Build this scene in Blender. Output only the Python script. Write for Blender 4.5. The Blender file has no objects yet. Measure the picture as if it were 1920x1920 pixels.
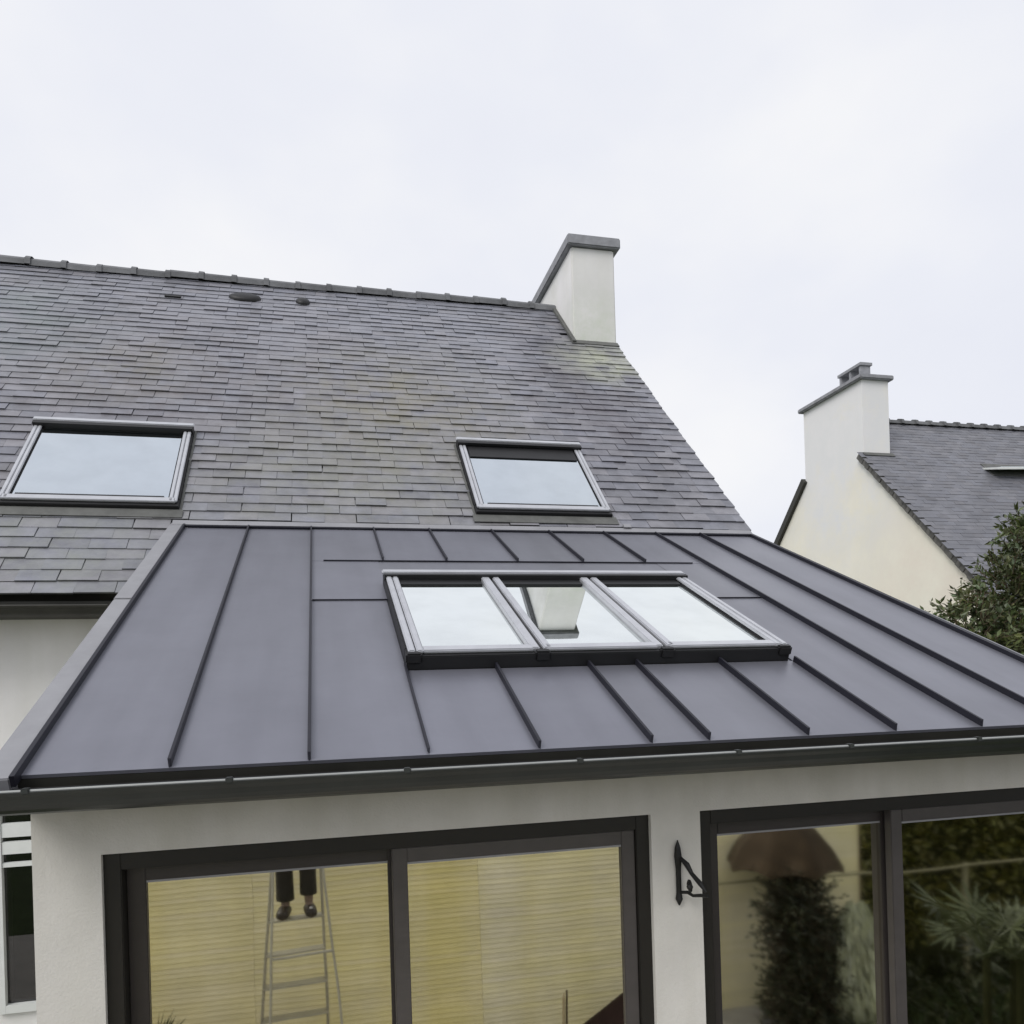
import bpy, bmesh, math, random
from mathutils import Vector, Matrix
rad = math.radians
GZ = -.62                                    # ground level, a step below the floor
random.seed(7)
scn = bpy.context.scene
col = scn.collection

# ------------------------------------------------------------------ camera
F, PY, YAW, ROLL = 1471.3, 1284.8, rad(13.478), rad(-1.754)
CAM = Vector((0, 0, 2.69))
fw = Vector((math.sin(YAW), math.cos(YAW), 0)); rt = Vector((math.cos(YAW), -math.sin(YAW), 0)); up = Vector((0, 0, 1))
r2 = rt*math.cos(ROLL) + up*math.sin(ROLL); u2 = -rt*math.sin(ROLL) + up*math.cos(ROLL)
cd = bpy.data.cameras.new('camera'); cam = bpy.data.objects.new('camera', cd); col.objects.link(cam)
cd.sensor_width = 36; cd.lens = F/1920*36; cd.shift_y = (PY-960)/1920
cd.clip_start = 0.02; cd.clip_end = 2000
M = Matrix((r2, u2, -fw)).transposed().to_4x4(); M.translation = CAM
cam.matrix_world = M
scn.camera = cam

# ------------------------------------------------------------------ sky, sun, exposure
SUN_EL, SUN_AZ = rad(44), rad(230)            # behind the camera on the left, veiled by cloud
w = bpy.data.worlds.new('World'); scn.world = w; w.use_nodes = True
nt = w.node_tree; nt.nodes.clear()
def N(t, **kw):
    n = nt.nodes.new(t)
    for k, v in kw.items(): setattr(n, k, v)
    return n
out = N('ShaderNodeOutputWorld'); bg = N('ShaderNodeBackground'); bg.inputs['Strength'].default_value = 0.1
sky = N('ShaderNodeTexSky', sky_type='NISHITA'); sky.sun_disc = False
sky.sun_elevation = SUN_EL; sky.sun_rotation = SUN_AZ; sky.dust_density = 3
tc = N('ShaderNodeTexCoord'); mp = N('ShaderNodeMapping'); mp.inputs['Scale'].default_value = (1, 1, 1.7)
noi = N('ShaderNodeTexNoise'); noi.inputs['Scale'].default_value = 1.9; noi.inputs['Detail'].default_value = 5; noi.inputs['Roughness'].default_value = .5
rmp = N('ShaderNodeValToRGB')
rmp.color_ramp.elements[0].position = .34; rmp.color_ramp.elements[0].color = (.826, .846, .925, 1)
rmp.color_ramp.elements[1].position = .68; rmp.color_ramp.elements[1].color = (.955, .958, .978, 1)
e = rmp.color_ramp.elements.new(.5); e.color = (.862, .880, .948, 1)
sc = N('ShaderNodeVectorMath', operation='SCALE'); sc.inputs['Scale'].default_value = 10.0
mx = N('ShaderNodeMix', data_type='RGBA'); mx.inputs['Factor'].default_value = .96
L = nt.links.new
L(tc.outputs['Generated'], mp.inputs['Vector']); L(mp.outputs[0], noi.inputs['Vector']); L(noi.outputs['Fac'], rmp.inputs[0])
L(rmp.outputs[0], sc.inputs[0]); L(sky.outputs[0], mx.inputs['A']); L(sc.outputs[0], mx.inputs['B'])
L(mx.outputs['Result'], bg.inputs['Color']); L(bg.outputs[0], out.inputs[0])
sd = bpy.data.lights.new('sun', 'SUN'); sd.energy = 1.6; sd.angle = rad(28); sd.color = (1, .97, .93)
sun = bpy.data.objects.new('sun', sd); col.objects.link(sun)
sv = Vector((math.sin(SUN_AZ)*math.cos(SUN_EL), math.cos(SUN_AZ)*math.cos(SUN_EL), math.sin(SUN_EL)))
sun.rotation_euler = sv.to_track_quat('Z', 'Y').to_euler()
vs = scn.view_settings; vs.view_transform = 'Standard'; vs.look = 'None'; vs.gamma = 1; vs.exposure = 0; vs.use_curve_mapping = False
scn.cycles.max_bounces = 8

# ------------------------------------------------------------------ materials
def mat(name, colr, rough=.6, metal=0., spec=.5, noise=None, bump=None, tint=False, post=None, streak=None):
    """noise=(scale, amount, detail), bump=(scale, strength, distance)"""
    m = bpy.data.materials.new(name); m.use_nodes = True
    t = m.node_tree; b = t.nodes['Principled BSDF']; lk = t.links.new
    b.inputs['Roughness'].default_value = rough; b.inputs['Metallic'].default_value = metal
    b.inputs['Specular IOR Level'].default_value = spec
    geo = t.nodes.new('ShaderNodeNewGeometry'); pos = geo.outputs['Position']
    rgb = t.nodes.new('ShaderNodeRGB'); rgb.outputs[0].default_value = (*colr, 1); c = rgb.outputs[0]
    def mul(c, val):
        v = t.nodes.new('ShaderNodeVectorMath'); v.operation = 'SCALE'; lk(c, v.inputs[0]); lk(val, v.inputs['Scale']); return v.outputs[0]
    if noise:
        n = t.nodes.new('ShaderNodeTexNoise'); n.inputs['Scale'].default_value = noise[0]; n.inputs['Detail'].default_value = noise[2] if len(noise) > 2 else 5
        n.inputs['Roughness'].default_value = .62
        lk(pos, n.inputs['Vector'])
        r = t.nodes.new('ShaderNodeMapRange'); r.inputs['From Min'].default_value = .25; r.inputs['From Max'].default_value = .75
        r.inputs['To Min'].default_value = 1-noise[1]; r.inputs['To Max'].default_value = 1+noise[1]
        lk(n.outputs['Fac'], r.inputs['Value']); c = mul(c, r.outputs[0])
    if streak:                                     # rain streaks: noise drawn out along one axis
        v = t.nodes.new('ShaderNodeVectorMath'); v.operation = 'MULTIPLY'; lk(pos, v.inputs[0]); v.inputs[1].default_value = streak[0]
        n = t.nodes.new('ShaderNodeTexNoise'); n.inputs['Scale'].default_value = 1; n.inputs['Detail'].default_value = 4; lk(v.outputs[0], n.inputs['Vector'])
        r = t.nodes.new('ShaderNodeMapRange'); r.inputs['From Min'].default_value = .35; r.inputs['From Max'].default_value = .7; lk(n.outputs['Fac'], r.inputs['Value'])
        x = t.nodes.new('ShaderNodeMix'); x.data_type = 'RGBA'; lk(r.outputs[0], x.inputs['Factor']); lk(c, x.inputs['A'])
        v2 = t.nodes.new('ShaderNodeVectorMath'); v2.operation = 'MULTIPLY'; lk(c, v2.inputs[0]); v2.inputs[1].default_value = streak[1]; lk(v2.outputs[0], x.inputs['B']); c = x.outputs['Result']
    if tint:
        a = t.nodes.new('ShaderNodeAttribute'); a.attribute_name = 'tint'
        v = t.nodes.new('ShaderNodeVectorMath'); v.operation = 'MULTIPLY'; lk(c, v.inputs[0]); lk(a.outputs['Color'], v.inputs[1]); c = v.outputs[0]
    if post: c = post(t, c, pos, b)
    lk(c, b.inputs['Base Color'])
    if bump:
        n = t.nodes.new('ShaderNodeTexNoise'); n.inputs['Scale'].default_value = bump[0]; n.inputs['Detail'].default_value = 4
        lk(pos, n.inputs['Vector'])
        bm = t.nodes.new('ShaderNodeBump'); bm.inputs['Strength'].default_value = bump[1]; bm.inputs['Distance'].default_value = bump[2]
        lk(n.outputs['Fac'], bm.inputs['Height']); lk(bm.outputs[0], b.inputs['Normal'])
    return m

def blotch(t, c, pos, centre, radius, colr, amount, nscale=3.0, stretch=(1, 1, 1)):
    """a weathering stain of its own outline: mixes colr into c round a place on the roof"""
    lk = t.links.new
    s = t.nodes.new('ShaderNodeVectorMath'); s.operation = 'SUBTRACT'; lk(pos, s.inputs[0]); s.inputs[1].default_value = centre
    m = t.nodes.new('ShaderNodeVectorMath'); m.operation = 'MULTIPLY'; lk(s.outputs[0], m.inputs[0]); m.inputs[1].default_value = stretch
    ln = t.nodes.new('ShaderNodeVectorMath'); ln.operation = 'LENGTH'; lk(m.outputs[0], ln.inputs[0])
    r = t.nodes.new('ShaderNodeMapRange'); r.inputs['From Min'].default_value = radius; r.inputs['From Max'].default_value = radius*.2
    r.inputs['To Min'].default_value = 0; r.inputs['To Max'].default_value = 1; lk(ln.outputs['Value'], r.inputs['Value'])
    n = t.nodes.new('ShaderNodeTexNoise'); n.inputs['Scale'].default_value = nscale; n.inputs['Detail'].default_value = 6; n.inputs['Roughness'].default_value = .7
    lk(pos, n.inputs['Vector'])
    nr = t.nodes.new('ShaderNodeMapRange'); nr.inputs['From Min'].default_value = .35; nr.inputs['From Max'].default_value = .65; lk(n.outputs['Fac'], nr.inputs['Value'])
    k = t.nodes.new('ShaderNodeMath'); k.operation = 'MULTIPLY'; lk(r.outputs[0], k.inputs[0]); lk(nr.outputs[0], k.inputs[1])
    k2 = t.nodes.new('ShaderNodeMath'); k2.operation = 'MULTIPLY'; lk(k.outputs[0], k2.inputs[0]); k2.inputs[1].default_value = amount; k2.use_clamp = True
    x = t.nodes.new('ShaderNodeMix'); x.data_type = 'RGBA'; lk(k2.outputs[0], x.inputs['Factor']); lk(c, x.inputs['A']); x.inputs['B'].default_value = (*colr, 1)
    return x.outputs['Result']

def slate_post(t, c, pos, b):
    lk = t.links.new
    c = blotch(t, c, pos, (-.6, 8.7, 6.7), 3.2, (0.246, 0.252, 0.288), .9, 1.6, (.6, 1, 1))
    c = blotch(t, c, pos, (-1.2, 7.5, 5.4), 2.6, (0.120, 0.102, 0.108), .55, 5.5)
    c = blotch(t, c, pos, (.75, 7.2, 5.2), 1.5, (0.204, 0.186, 0.120), .75, 3.2, (1, .8, .8))     # lichen above the right window
    c = blotch(t, c, pos, (.2, 6.2, 4.3), 1.4, (0.228, 0.228, 0.180), .6, 4.0, (.8, 1, 1))
    c = blotch(t, c, pos, (2.75, 7.6, 5.7), 1.5, (0.084, 0.074, 0.090), .9, 2.0, (1.6, .6, .6))    # dark run-off below the chimney
    c = blotch(t, c, pos, (3.1, 8.2, 6.2), .75, (0.360, 0.372, 0.300), 1.3, 3.0)                      # pale lichen at the chimney foot
    c = blotch(t, c, pos, (-1.7, 5.5, 3.6), 1.2, (0.240, 0.252, 0.228), .7, 5.0)
    c = blotch(t, c, pos, (-1.6, 7.6, 5.5), .9, (0.192, 0.174, 0.120), .5, 4.0)
    c = blotch(t, c, pos, (-3.0, 8.2, 6.2), 1.4, (0.144, 0.180, 0.174), .7, 2.5)
    c = blotch(t, c, pos, (2.9, 6.1, 4.2), 1.1, (0.090, 0.090, 0.102), .6, 3.0)
    return c
M_slate = mat('slate', (.186, .188, .213), .36, 0, .6, (7, .34, 7), (40, .35, .005), True, slate_post)
M_slate2 = mat('far_slate', (.150, .152, .170), .5, 0, .5, (2.2, .25, 6), (30, .2, .004), True)
M_ridge = mat('ridge_clay', (.135, .138, .142), .75, 0, .4, (6, .3), (30, .4, .006), True)
def zinc_post(t, c, pos, b):
    lk = t.links.new
    n = t.nodes.new('ShaderNodeTexNoise'); n.inputs['Scale'].default_value = 1.1; n.inputs['Detail'].default_value = 3; lk(pos, n.inputs['Vector'])
    r = t.nodes.new('ShaderNodeMapRange'); r.inputs['To Min'].default_value = .32; r.inputs['To Max'].default_value = .46; lk(n.outputs['Fac'], r.inputs['Value'])
    lk(r.outputs[0], b.inputs['Roughness']); return c
M_zinc = mat('anthracite_zinc', (.214, .217, .250), .40, .5, .5, (3, .07), (2.2, .16, .02), True, zinc_post, ((7, .6, .6), (.88, .88, .88)))
M_seam = mat('shaded_seam_zinc', (.016, .016, .024), .5, .2, .4, (8, .15))  # darkened zinc: shade on the seam sides is put into the colour
M_verge = mat('weathered_zinc', (.30, .30, .315), .5, .3, .5, (6, .12), (5, .1, .01))
M_gutter = mat('grey_gutter', (.030, .033, .031), .35, .0, .5, (5, .2))
M_soffit = mat('dark_soffit', (.035, .034, .028), .6, 0, .4, (6, .2))
M_render = mat('grey_render', (.65, .635, .60), .9, 0, .2, (5, .07, 9), (130, .45, .003), streak=((7, 7, .6), (.91, .91, .885)))
def white_post(t, c, pos, b):
    c = blotch(t, c, pos, (3.15, 8.6, 6.7), .7, (.62, .66, .56), .75, 5.0)
    c = blotch(t, c, pos, (3.15, 9.2, 7.8), .8, (.60, .61, .63), .7, 3.0, (1, 1, 2.2))
    return c
def cream_post(t, c, pos, b):
    c = blotch(t, c, pos, (11.6, 15.5, 8.4), 2.2, (.84, .83, .83), 3.0, .4, (1, .8, 1))
    c = blotch(t, c, pos, (11.3, 15.3, 7.6), 3.0, (.80, .80, .80), 1.4, 1.0, (1, 1, .9))
    return blotch(t, c, pos, (11.3, 12.8, 4.4), 2.2, (.80, .71, .62), .6, 1.0)
M_white = mat('white_render', (.82, .81, .80), .9, 0, .2, (3, .06, 9), (130, .4, .003), post=white_post, streak=((4, 4, .5), (.92, .925, .90)))
M_cream = mat('cream_render', (.86, .825, .715), .9, 0, .2, (1.3, .05, 8), (120, .35, .003), False, cream_post)
M_cap = mat('chimney_cap_cement', (.30, .305, .325), .85, 0, .3, (9, .25), (40, .4, .006))
M_lead = mat('lead_flashing', (.12, .122, .115), .7, .1, .4, (7, .3), (12, .4, .01))
M_frame = mat('brown_grey_aluminium', (.036, .031, .030), .38, 0, .5, (14, .08))
M_jamb = mat('reveal_shaded_aluminium', (.014, .0125, .0105), .45, 0, .4, (14, .1))  # darker copy of the frame brown, with the reveal shadow in its colour
M_frame2 = mat('worn_grey_aluminium', (.075, .068, .066), .4, .1, .5, (14, .1))
M_alu = mat('roof_window_aluminium', (.50, .51, .54), .36, .3, .5, (8, .1))
M_dark = mat('dark_gasket', (.013, .013, .014), .5, 0, .4, (8, .2))
M_wood = mat('timber', (.45, .36, .22), .7, 0, .3, (18, .2))
M_paintw = mat('white_paint', (.70, .72, .70), .5, 0, .5, (9, .05))
M_iron = mat('black_iron', (.010, .010, .010), .5, .3, .5, (30, .3))
M_bulb = mat('white_fitting', (.55, .54, .52), .5, 0, .5, (30, .1))

def glass(name, tint, reflect, clear, rough=.0, wav=.0):
    """coated double glazing: part mirror, part clear"""
    m = bpy.data.materials.new(name); m.use_nodes = True
    t = m.node_tree; t.nodes.clear(); lk = t.links.new
    o = t.nodes.new('ShaderNodeOutputMaterial'); mixs = t.nodes.new('ShaderNodeMixShader')
    g = t.nodes.new('ShaderNodeBsdfGlossy'); g.inputs['Color'].default_value = (*tint, 1); g.inputs['Roughness'].default_value = rough
    tr = t.nodes.new('ShaderNodeBsdfTransparent'); tr.inputs['Color'].default_value = (*clear, 1)
    fr = t.nodes.new('ShaderNodeFresnel'); fr.inputs['IOR'].default_value = 1.52
    ad = t.nodes.new('ShaderNodeMath'); ad.operation = 'ADD'; ad.use_clamp = True; ad.inputs[1].default_value = reflect
    lk(fr.outputs[0], ad.inputs[0]); lk(ad.outputs[0], mixs.inputs[0]); lk(tr.outputs[0], mixs.inputs[1]); lk(g.outputs[0], mixs.inputs[2]); lk(mixs.outputs[0], o.inputs[0])
    dn = t.nodes.new('ShaderNodeTexNoise'); dn.inputs['Scale'].default_value = 5; dn.inputs['Detail'].default_value = 8     # film of dust on the pane
    dg_ = t.nodes.new('ShaderNodeNewGeometry'); lk(dg_.outputs['Position'], dn.inputs['Vector'])
    dx = t.nodes.new('ShaderNodeMix'); dx.data_type = 'RGBA'; dr = t.nodes.new('ShaderNodeMapRange'); dr.inputs['From Min'].default_value = .4; dr.inputs['From Max'].default_value = .75; lk(dn.outputs['Fac'], dr.inputs['Value'])
    lk(dr.outputs[0], dx.inputs['Factor']); dx.inputs['A'].default_value = (*tint, 1); dx.inputs['B'].default_value = (*[q*.93 for q in tint], 1); lk(dx.outputs['Result'], g.inputs['Color'])
    if wav:
        geo = t.nodes.new('ShaderNodeNewGeometry'); n = t.nodes.new('ShaderNodeTexNoise'); n.inputs['Scale'].default_value = 2.5; n.inputs['Detail'].default_value = 1
        lk(geo.outputs['Position'], n.inputs['Vector']); bm = t.nodes.new('ShaderNodeBump'); bm.inputs['Strength'].default_value = wav; bm.inputs['Distance'].default_value = .01
        lk(n.outputs['Fac'], bm.inputs['Height']); lk(bm.outputs[0], g.inputs['Normal'])
    return m
M_gdoor = glass('coated_door_glass', (.97, .95, .86), .80, (.62, .62, .52), .024, .06)
M_gdoor2 = glass('hazy_door_glass', (.95, .93, .83), .82, (.6, .6, .5), .042, .08)
M_groof = glass('rooflight_glass', (.93, .965, .945), .80, (.6, .65, .6), .012, .03)
M_gwin = glass('roof_window_glass', (.80, .86, .905), .72, (.4, .45, .5))
M_gdark = glass('dark_window_glass', (.5, .5, .5), .12, (.5, .5, .5))

# ------------------------------------------------------------------ mesh helpers
class MB:
    def __init__(s): s.v = []; s.f = []; s.t = []; s.tint = (1, 1, 1)
    def add(s, vs, fs):
        o = len(s.v); s.v += [tuple(p) for p in vs]
        for f in fs: s.f.append(tuple(i+o for i in f)); s.t.append(s.tint)
        return s
    def hexa(s, p):                      # p: 8 points, bottom loop 0-3 then top loop 4-7
        return s.add(p, [(3, 2, 1, 0), (4, 5, 6, 7), (0, 1, 5, 4), (1, 2, 6, 5), (2, 3, 7, 6), (3, 0, 4, 7)])
    def box(s, x0, x1, y0, y1, z0, z1):
        return s.hexa([(x0, y0, z0), (x1, y0, z0), (x1, y1, z0), (x0, y1, z0), (x0, y0, z1), (x1, y0, z1), (x1, y1, z1), (x0, y1, z1)])
    def fbox(s, fr, x0, x1, s0, s1, h0, h1):   # box in a roof frame
        return s.hexa([fr(*q) for q in [(x0, s0, h0), (x1, s0, h0), (x1, s1, h0), (x0, s1, h0), (x0, s0, h1), (x1, s0, h1), (x1, s1, h1), (x0, s1, h1)]])
    def prism(s, poly, axis, a, b):      # poly in the other two axes, extruded along axis from a to b
        def P(u, v, k): return {'x': (k, u, v), 'y': (u, k, v), 'z': (u, v, k)}[axis]
        n = len(poly)
        vs = [P(u, v, a) for u, v in poly] + [P(u, v, b) for u, v in poly]
        return s.add(vs, [tuple(range(n))[::-1], tuple(range(n, 2*n))] + [(i, (i+1) % n, n+(i+1) % n, n+i) for i in range(n)])
    def tube(s, pts, rs, n=8, cap=True):
        pts = [Vector(p) for p in pts]
        if not isinstance(rs, (list, tuple)): rs = [rs]*len(pts)
        o = len(s.v); prev = None
        for i, p in enumerate(pts):
            d = (pts[min(i+1, len(pts)-1)] - pts[max(i-1, 0)]).normalized()
            if prev is None: prev = d.orthogonal().normalized()
            a = (prev - d*prev.dot(d)); a = a.normalized() if a.length > 1e-6 else d.orthogonal().normalized()
            prev = a; b = d.cross(a)
            for k in range(n):
                q = 2*math.pi*k/n; s.v.append(tuple(p + (a*math.cos(q)+b*math.sin(q))*rs[i]))
        for i in range(len(pts)-1):
            for k in range(n):
                s.f.append((o+i*n+k, o+i*n+(k+1) % n, o+(i+1)*n+(k+1) % n, o+(i+1)*n+k)); s.t.append(s.tint)
        if cap:
            s.f.append(tuple(o+k for k in range(n))[::-1]); s.t.append(s.tint)
            e0 = o+(len(pts)-1)*n; s.f.append(tuple(e0+k for k in range(n))); s.t.append(s.tint)
        return s
    def lathe(s, prof, c, n=24):         # prof: (r, z)
        o = len(s.v)
        for r, z in prof:
            for k in range(n):
                q = 2*math.pi*k/n; s.v.append((c[0]+r*math.cos(q), c[1]+r*math.sin(q), c[2]+z))
        for i in range(len(prof)-1):
            for k in range(n):
                s.f.append((o+i*n+k, o+i*n+(k+1) % n, o+(i+1)*n+(k+1) % n, o+(i+1)*n+k)); s.t.append(s.tint)
        return s
    def mesh(s, name, m, smooth=False, local=None):
        me = bpy.data.meshes.new(name)
        vs = s.v
        if local is not None: vs = [(x-local[0], y-local[1], z-local[2]) for x, y, z in vs]
        me.from_pydata(vs, [], s.f); me.update()
        a = me.attributes.new('tint', 'FLOAT_COLOR', 'FACE')
        flat = []
        for c in s.t: flat += [c[0], c[1], c[2], 1.0]
        a.data.foreach_set('color', flat)
        if m: me.materials.append(m)
        if smooth: me.polygons.foreach_set('use_smooth', [True]*len(me.polygons))
        return me
    def bbc(s):
        xs = list(zip(*s.v)); return tuple((min(a)+max(a))/2 for a in xs)

WP = {}                                                # world position of every object's origin
def link(o, parent, pos):
    col.objects.link(o); WP[o.name] = Vector(pos)
    if parent: o.parent = parent; o.location = Vector(pos) - WP[parent.name]
    else: o.location = pos
    return o
def part(name, mb, m, parent=None, smooth=False, bevel=0, label=None, kind=None):
    c = mb.bbc(); me = mb.mesh(name, m, smooth, c)
    if bevel:
        bm = bmesh.new(); bm.from_mesh(me); bmesh.ops.recalc_face_normals(bm, faces=bm.faces)
        bmesh.ops.bevel(bm, geom=[e for e in bm.edges if len(e.link_faces) == 2 and e.calc_face_angle(0) > .5], offset=bevel, segments=2, affect='EDGES', clamp_overlap=True)
        bm.to_mesh(me); bm.free()
    o = bpy.data.objects.new(name, me); link(o, parent, c)
    if label: o['label'] = label
    if kind: o['kind'] = kind
    return o
def thing(name, label, cat, pos, group=None):
    o = bpy.data.objects.new(name, None); o.empty_display_size = .2; link(o, None, pos)
    return tag(o, label, cat, group)
def tag(o, label, cat, group=None):
    o['label'] = label; o['category'] = cat
    if group: o['group'] = group
    return o
def structure(name, mb, m, parent=None):
    o = part(name, mb, m, parent); o['kind'] = 'structure'; return o

# roof frames: (x, distance up the slope, height above the roof surface)
A, S, T = rad(23.81), rad(44.22), rad(45.87)
def frame(o, a):
    def f(x, s, h): return (o[0]+x, o[1]+s*math.cos(a)-h*math.sin(a), o[2]+s*math.sin(a)+h*math.cos(a))
    return f
EX = frame((0, 2.62, 2.466), A)           # extension roof
SL = frame((0, 5.75, 3.846), S)           # main slate roof, s=0 where it meets the extension
TOP = 3.40                                # slope length of the extension roof

# ------------------------------------------------------------------ ground
g = MB(); n = 64
g.add([(0, 0, GZ)] + [(260*math.cos(2*math.pi*k/n), 260*math.sin(2*math.pi*k/n), GZ) for k in range(n)], [(0, 1+k, 1+(k+1) % n) for k in range(n)])
M_lawn = mat('lawn', (.045, .065, .022), .95, 0, .2, (3, .35, 8), (60, .6, .02))
structure('ground', g, M_lawn)
pv = MB().box(-7.5, 4.1, -1.22, 2.85, GZ+.004, GZ+.04)  # left part added out of view to bounce light onto the white wall
M_pave = mat('terrace_concrete', (.42, .40, .36), .85, 0, .3, (4, .15, 8), (80, .4, .003))
structure('terrace', pv, M_pave)

# ------------------------------------------------------------------ slates
def slate_variant(x0, x1, jit, k=1.):
    L_, th = .205, .0115*k
    a, b = .028*k+jit*k, .004
    return [(x0, 0, a-th), (x1, 0, a-th+.001), (x1, L_, b), (x0, L_, b), (x0, 0, a), (x1, 0, a+.001), (x1, L_, b+th), (x0, L_, b+th)]
def rand_tint(rng, amp=1):
    v = 1 + amp*(rng.choice([-.24, -.12, -.06, 0, 0, .04, .09, .20]) + rng.uniform(-.05, .05))
    h = rng.uniform(-.05, .05)*amp
    return (v*(1+h*.6), v*(1-abs(h)*.2), v*(1-h))
def lay_slates(house, fr, ang, m, x_lo, x_hi, s_lo, s_hi, gauge, width, skip, near, nmax=300, seed=3, amp=1):
    rng = random.Random(seed)
    variants = []
    for k in range(20):
        b = MB(); b.tint = rand_tint(rng, amp)
        cw = width/2 - rng.uniform(.0005, .002)
        b.add(slate_variant(-cw, cw, rng.uniform(-.004, .006), min(1, amp*1.2)), [(3, 2, 1, 0), (4, 5, 6, 7), (0, 1, 5, 4), (1, 2, 6, 5), (2, 3, 7, 6), (3, 0, 4, 7)])
        ek = rng.choice([.22, .26, .3, .34, .4, .5, .7, 3.2]); b.t[2] = tuple(q*ek for q in b.tint)      # row shadow and a few pale glints painted into the lower edge
        variants.append((b, b.mesh('slate', m)))
    rot = Matrix.Rotation(ang, 4, 'X')
    place = []
    rows = int((s_hi-s_lo)/gauge)
    for r in range(rows+1):
        s0 = s_lo + r*gauge + rng.uniform(-.003, .003); x = x_lo - (width/2 if r % 2 else 0) + rng.uniform(-.006, .006)
        while x < x_hi:
            xc = x + width/2
            if xc+width*.5 <= x_hi+.03 and not skip(xc, s0+gauge*.6):
                place.append((xc+rng.uniform(-.003, .003), s0+rng.uniform(-.0035, .0035), rng.randrange(20), rng.uniform(-.010, .010)))
            elif xc-width*.5 < x_hi and not skip(min(xc, x_hi-.05), s0+gauge*.6) and xc+width*.5 > x_hi:
                place.append((x_hi-width/2+.012+rng.uniform(-.012, .004), s0-.002, rng.randrange(20), 0))
            x += width
    place.sort(key=lambda p: near(Vector(fr(p[0], p[1], 0))))
    rest = MB()
    for i, (x, s0, k, yw) in enumerate(place):
        mw = Matrix.Translation(fr(x, s0, 0)) @ rot @ Matrix.Rotation(yw, 4, 'Z')
        b, me = variants[k]; tv = b.t
        if i < nmax:
            o = bpy.data.objects.new('slate', me); col.objects.link(o); o.parent = house
            o.matrix_local = Matrix.Translation(-WP[house.name]) @ mw
        else:
            rest.add([mw @ Vector(p) for p in b.v], b.f); rest.t[-len(tv):] = tv
    if rest.f: part('slates', rest, m, house, kind='stuff')

# ------------------------------------------------------------------ main house
house = thing('house', 'house with steep weathered slate roof, two roof windows and a tall white chimney', 'house', (1, 9.3, GZ))
EAVE_S, RIDGE_S = -.728, 5.008
XL, XR = -6.0, 3.40
RY, RZ = SL(0, RIDGE_S, 0)[1:]
deck = MB()
def dq(x0, x1, s0, s1): deck.fbox(SL, x0, x1, s0, s1, -.10, -.012)
dq(XL, XR, .03, RIDGE_S-.03); dq(XL, -.98, EAVE_S, .028)
back = MB(); yb = 2*RY
part('roof_deck', deck, M_soffit, house)
def SLB(x, s, h): p = SL(x, s, h); return (p[0], yb-p[1], p[2])
bk = MB(); bk.hexa([SLB(*q) for q in [(XL, EAVE_S, -.1), (XR, EAVE_S, -.1), (XR, RIDGE_S-.03, -.1), (XL, RIDGE_S-.03, -.1), (XL, EAVE_S, .01), (XR, EAVE_S, .01), (XR, RIDGE_S-.03, .01), (XL, RIDGE_S-.03, .01)]])
part('rear_roof', bk, M_slate2, house)
# walls: front (left of the extension), gables
wl = MB(); wl.box(XL+.1, -2.02, 5.5, 5.75, GZ, 3.40); wl.box(-2.02, -.94, 5.5, 5.75, 2.02, 3.40); wl.box(-2.02, -1.0, 5.5, 5.75, GZ, .75); wl.box(-1.0, -.94, 5.5, 5.75, .75, 2.02)
part('front_wall', wl, M_white, house)
wl = MB(); wl.box(-.938, 3.38, 5.52, 5.75, GZ, 3.64)
part('party_wall', wl, M_cream, house)
gp = [(5.752, GZ), (yb-5.752, GZ), (yb-5.752, 3.55), (RY, RZ-.18), (5.752, 3.70)]
for nm, xa, xb in (('gable_wall', 3.14, 3.385), ('gable_wall', XL+.1, XL+.35)):
    part(nm, MB().prism(gp, 'x', xa, xb), M_cream, house)
part('rear_wall', MB().box(XL+.36, 3.13, yb-6.0, yb-5.76, GZ, 3.4), M_cream, house)

WINL = (-2.075, -.945, .17, 1.335); WINR = (1.165, 2.262, .19, 1.305)
CHX0, CHX1, CHY0, CHY1 = 2.917, 3.437, 8.59, 10.09
CH_S = (CHY0-5.75)/math.cos(S)
def skip_main(x, s):
    for (a, b, c, d) in (WINL, WINR):
        if a+.12 < x < b-.12 and c-.02 < s < d-.1: return True
    if x > -.925 and s < .06: return True
    if x > CHX0-.02 and s > CH_S-.02: return True
    return False
def near_cam(p): return (p-CAM).length + (50 if p.x < -2.4 else 0)
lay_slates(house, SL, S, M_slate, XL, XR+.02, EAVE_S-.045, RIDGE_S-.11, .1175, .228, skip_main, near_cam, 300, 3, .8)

# ridge tiles with a raised collar at each overlap
x = XL; i = 0
while x < 2.90:
    b = MB(); x1 = min(x+.345, 2.912); v = random.uniform(.8, 1.2); b.tint = (v, v, v*1.02)
    def sect(xx, r, dz): return [(xx, RY+r*1.25*math.sin(q), RZ-.035+dz+r*math.cos(q)) for q in [-1.75, -1.1, -.5, 0, .5, 1.1, 1.75]]
    dz = random.uniform(-.012, .012)
    rings = [sect(x, .098, dz), sect(x+.30, .092, dz), sect(x+.302, .108, dz), sect(x1+.012, .106, dz)]
    vs = [p for r_ in rings for p in r_]; fs = []
    for a in range(3):
        for k in range(6): fs.append((a*7+k, a*7+k+1, a*7+8+k, a*7+7+k))
    b.add(vs, fs); part('ridge_tile', b, M_ridge, house)
    x += .345

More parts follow.
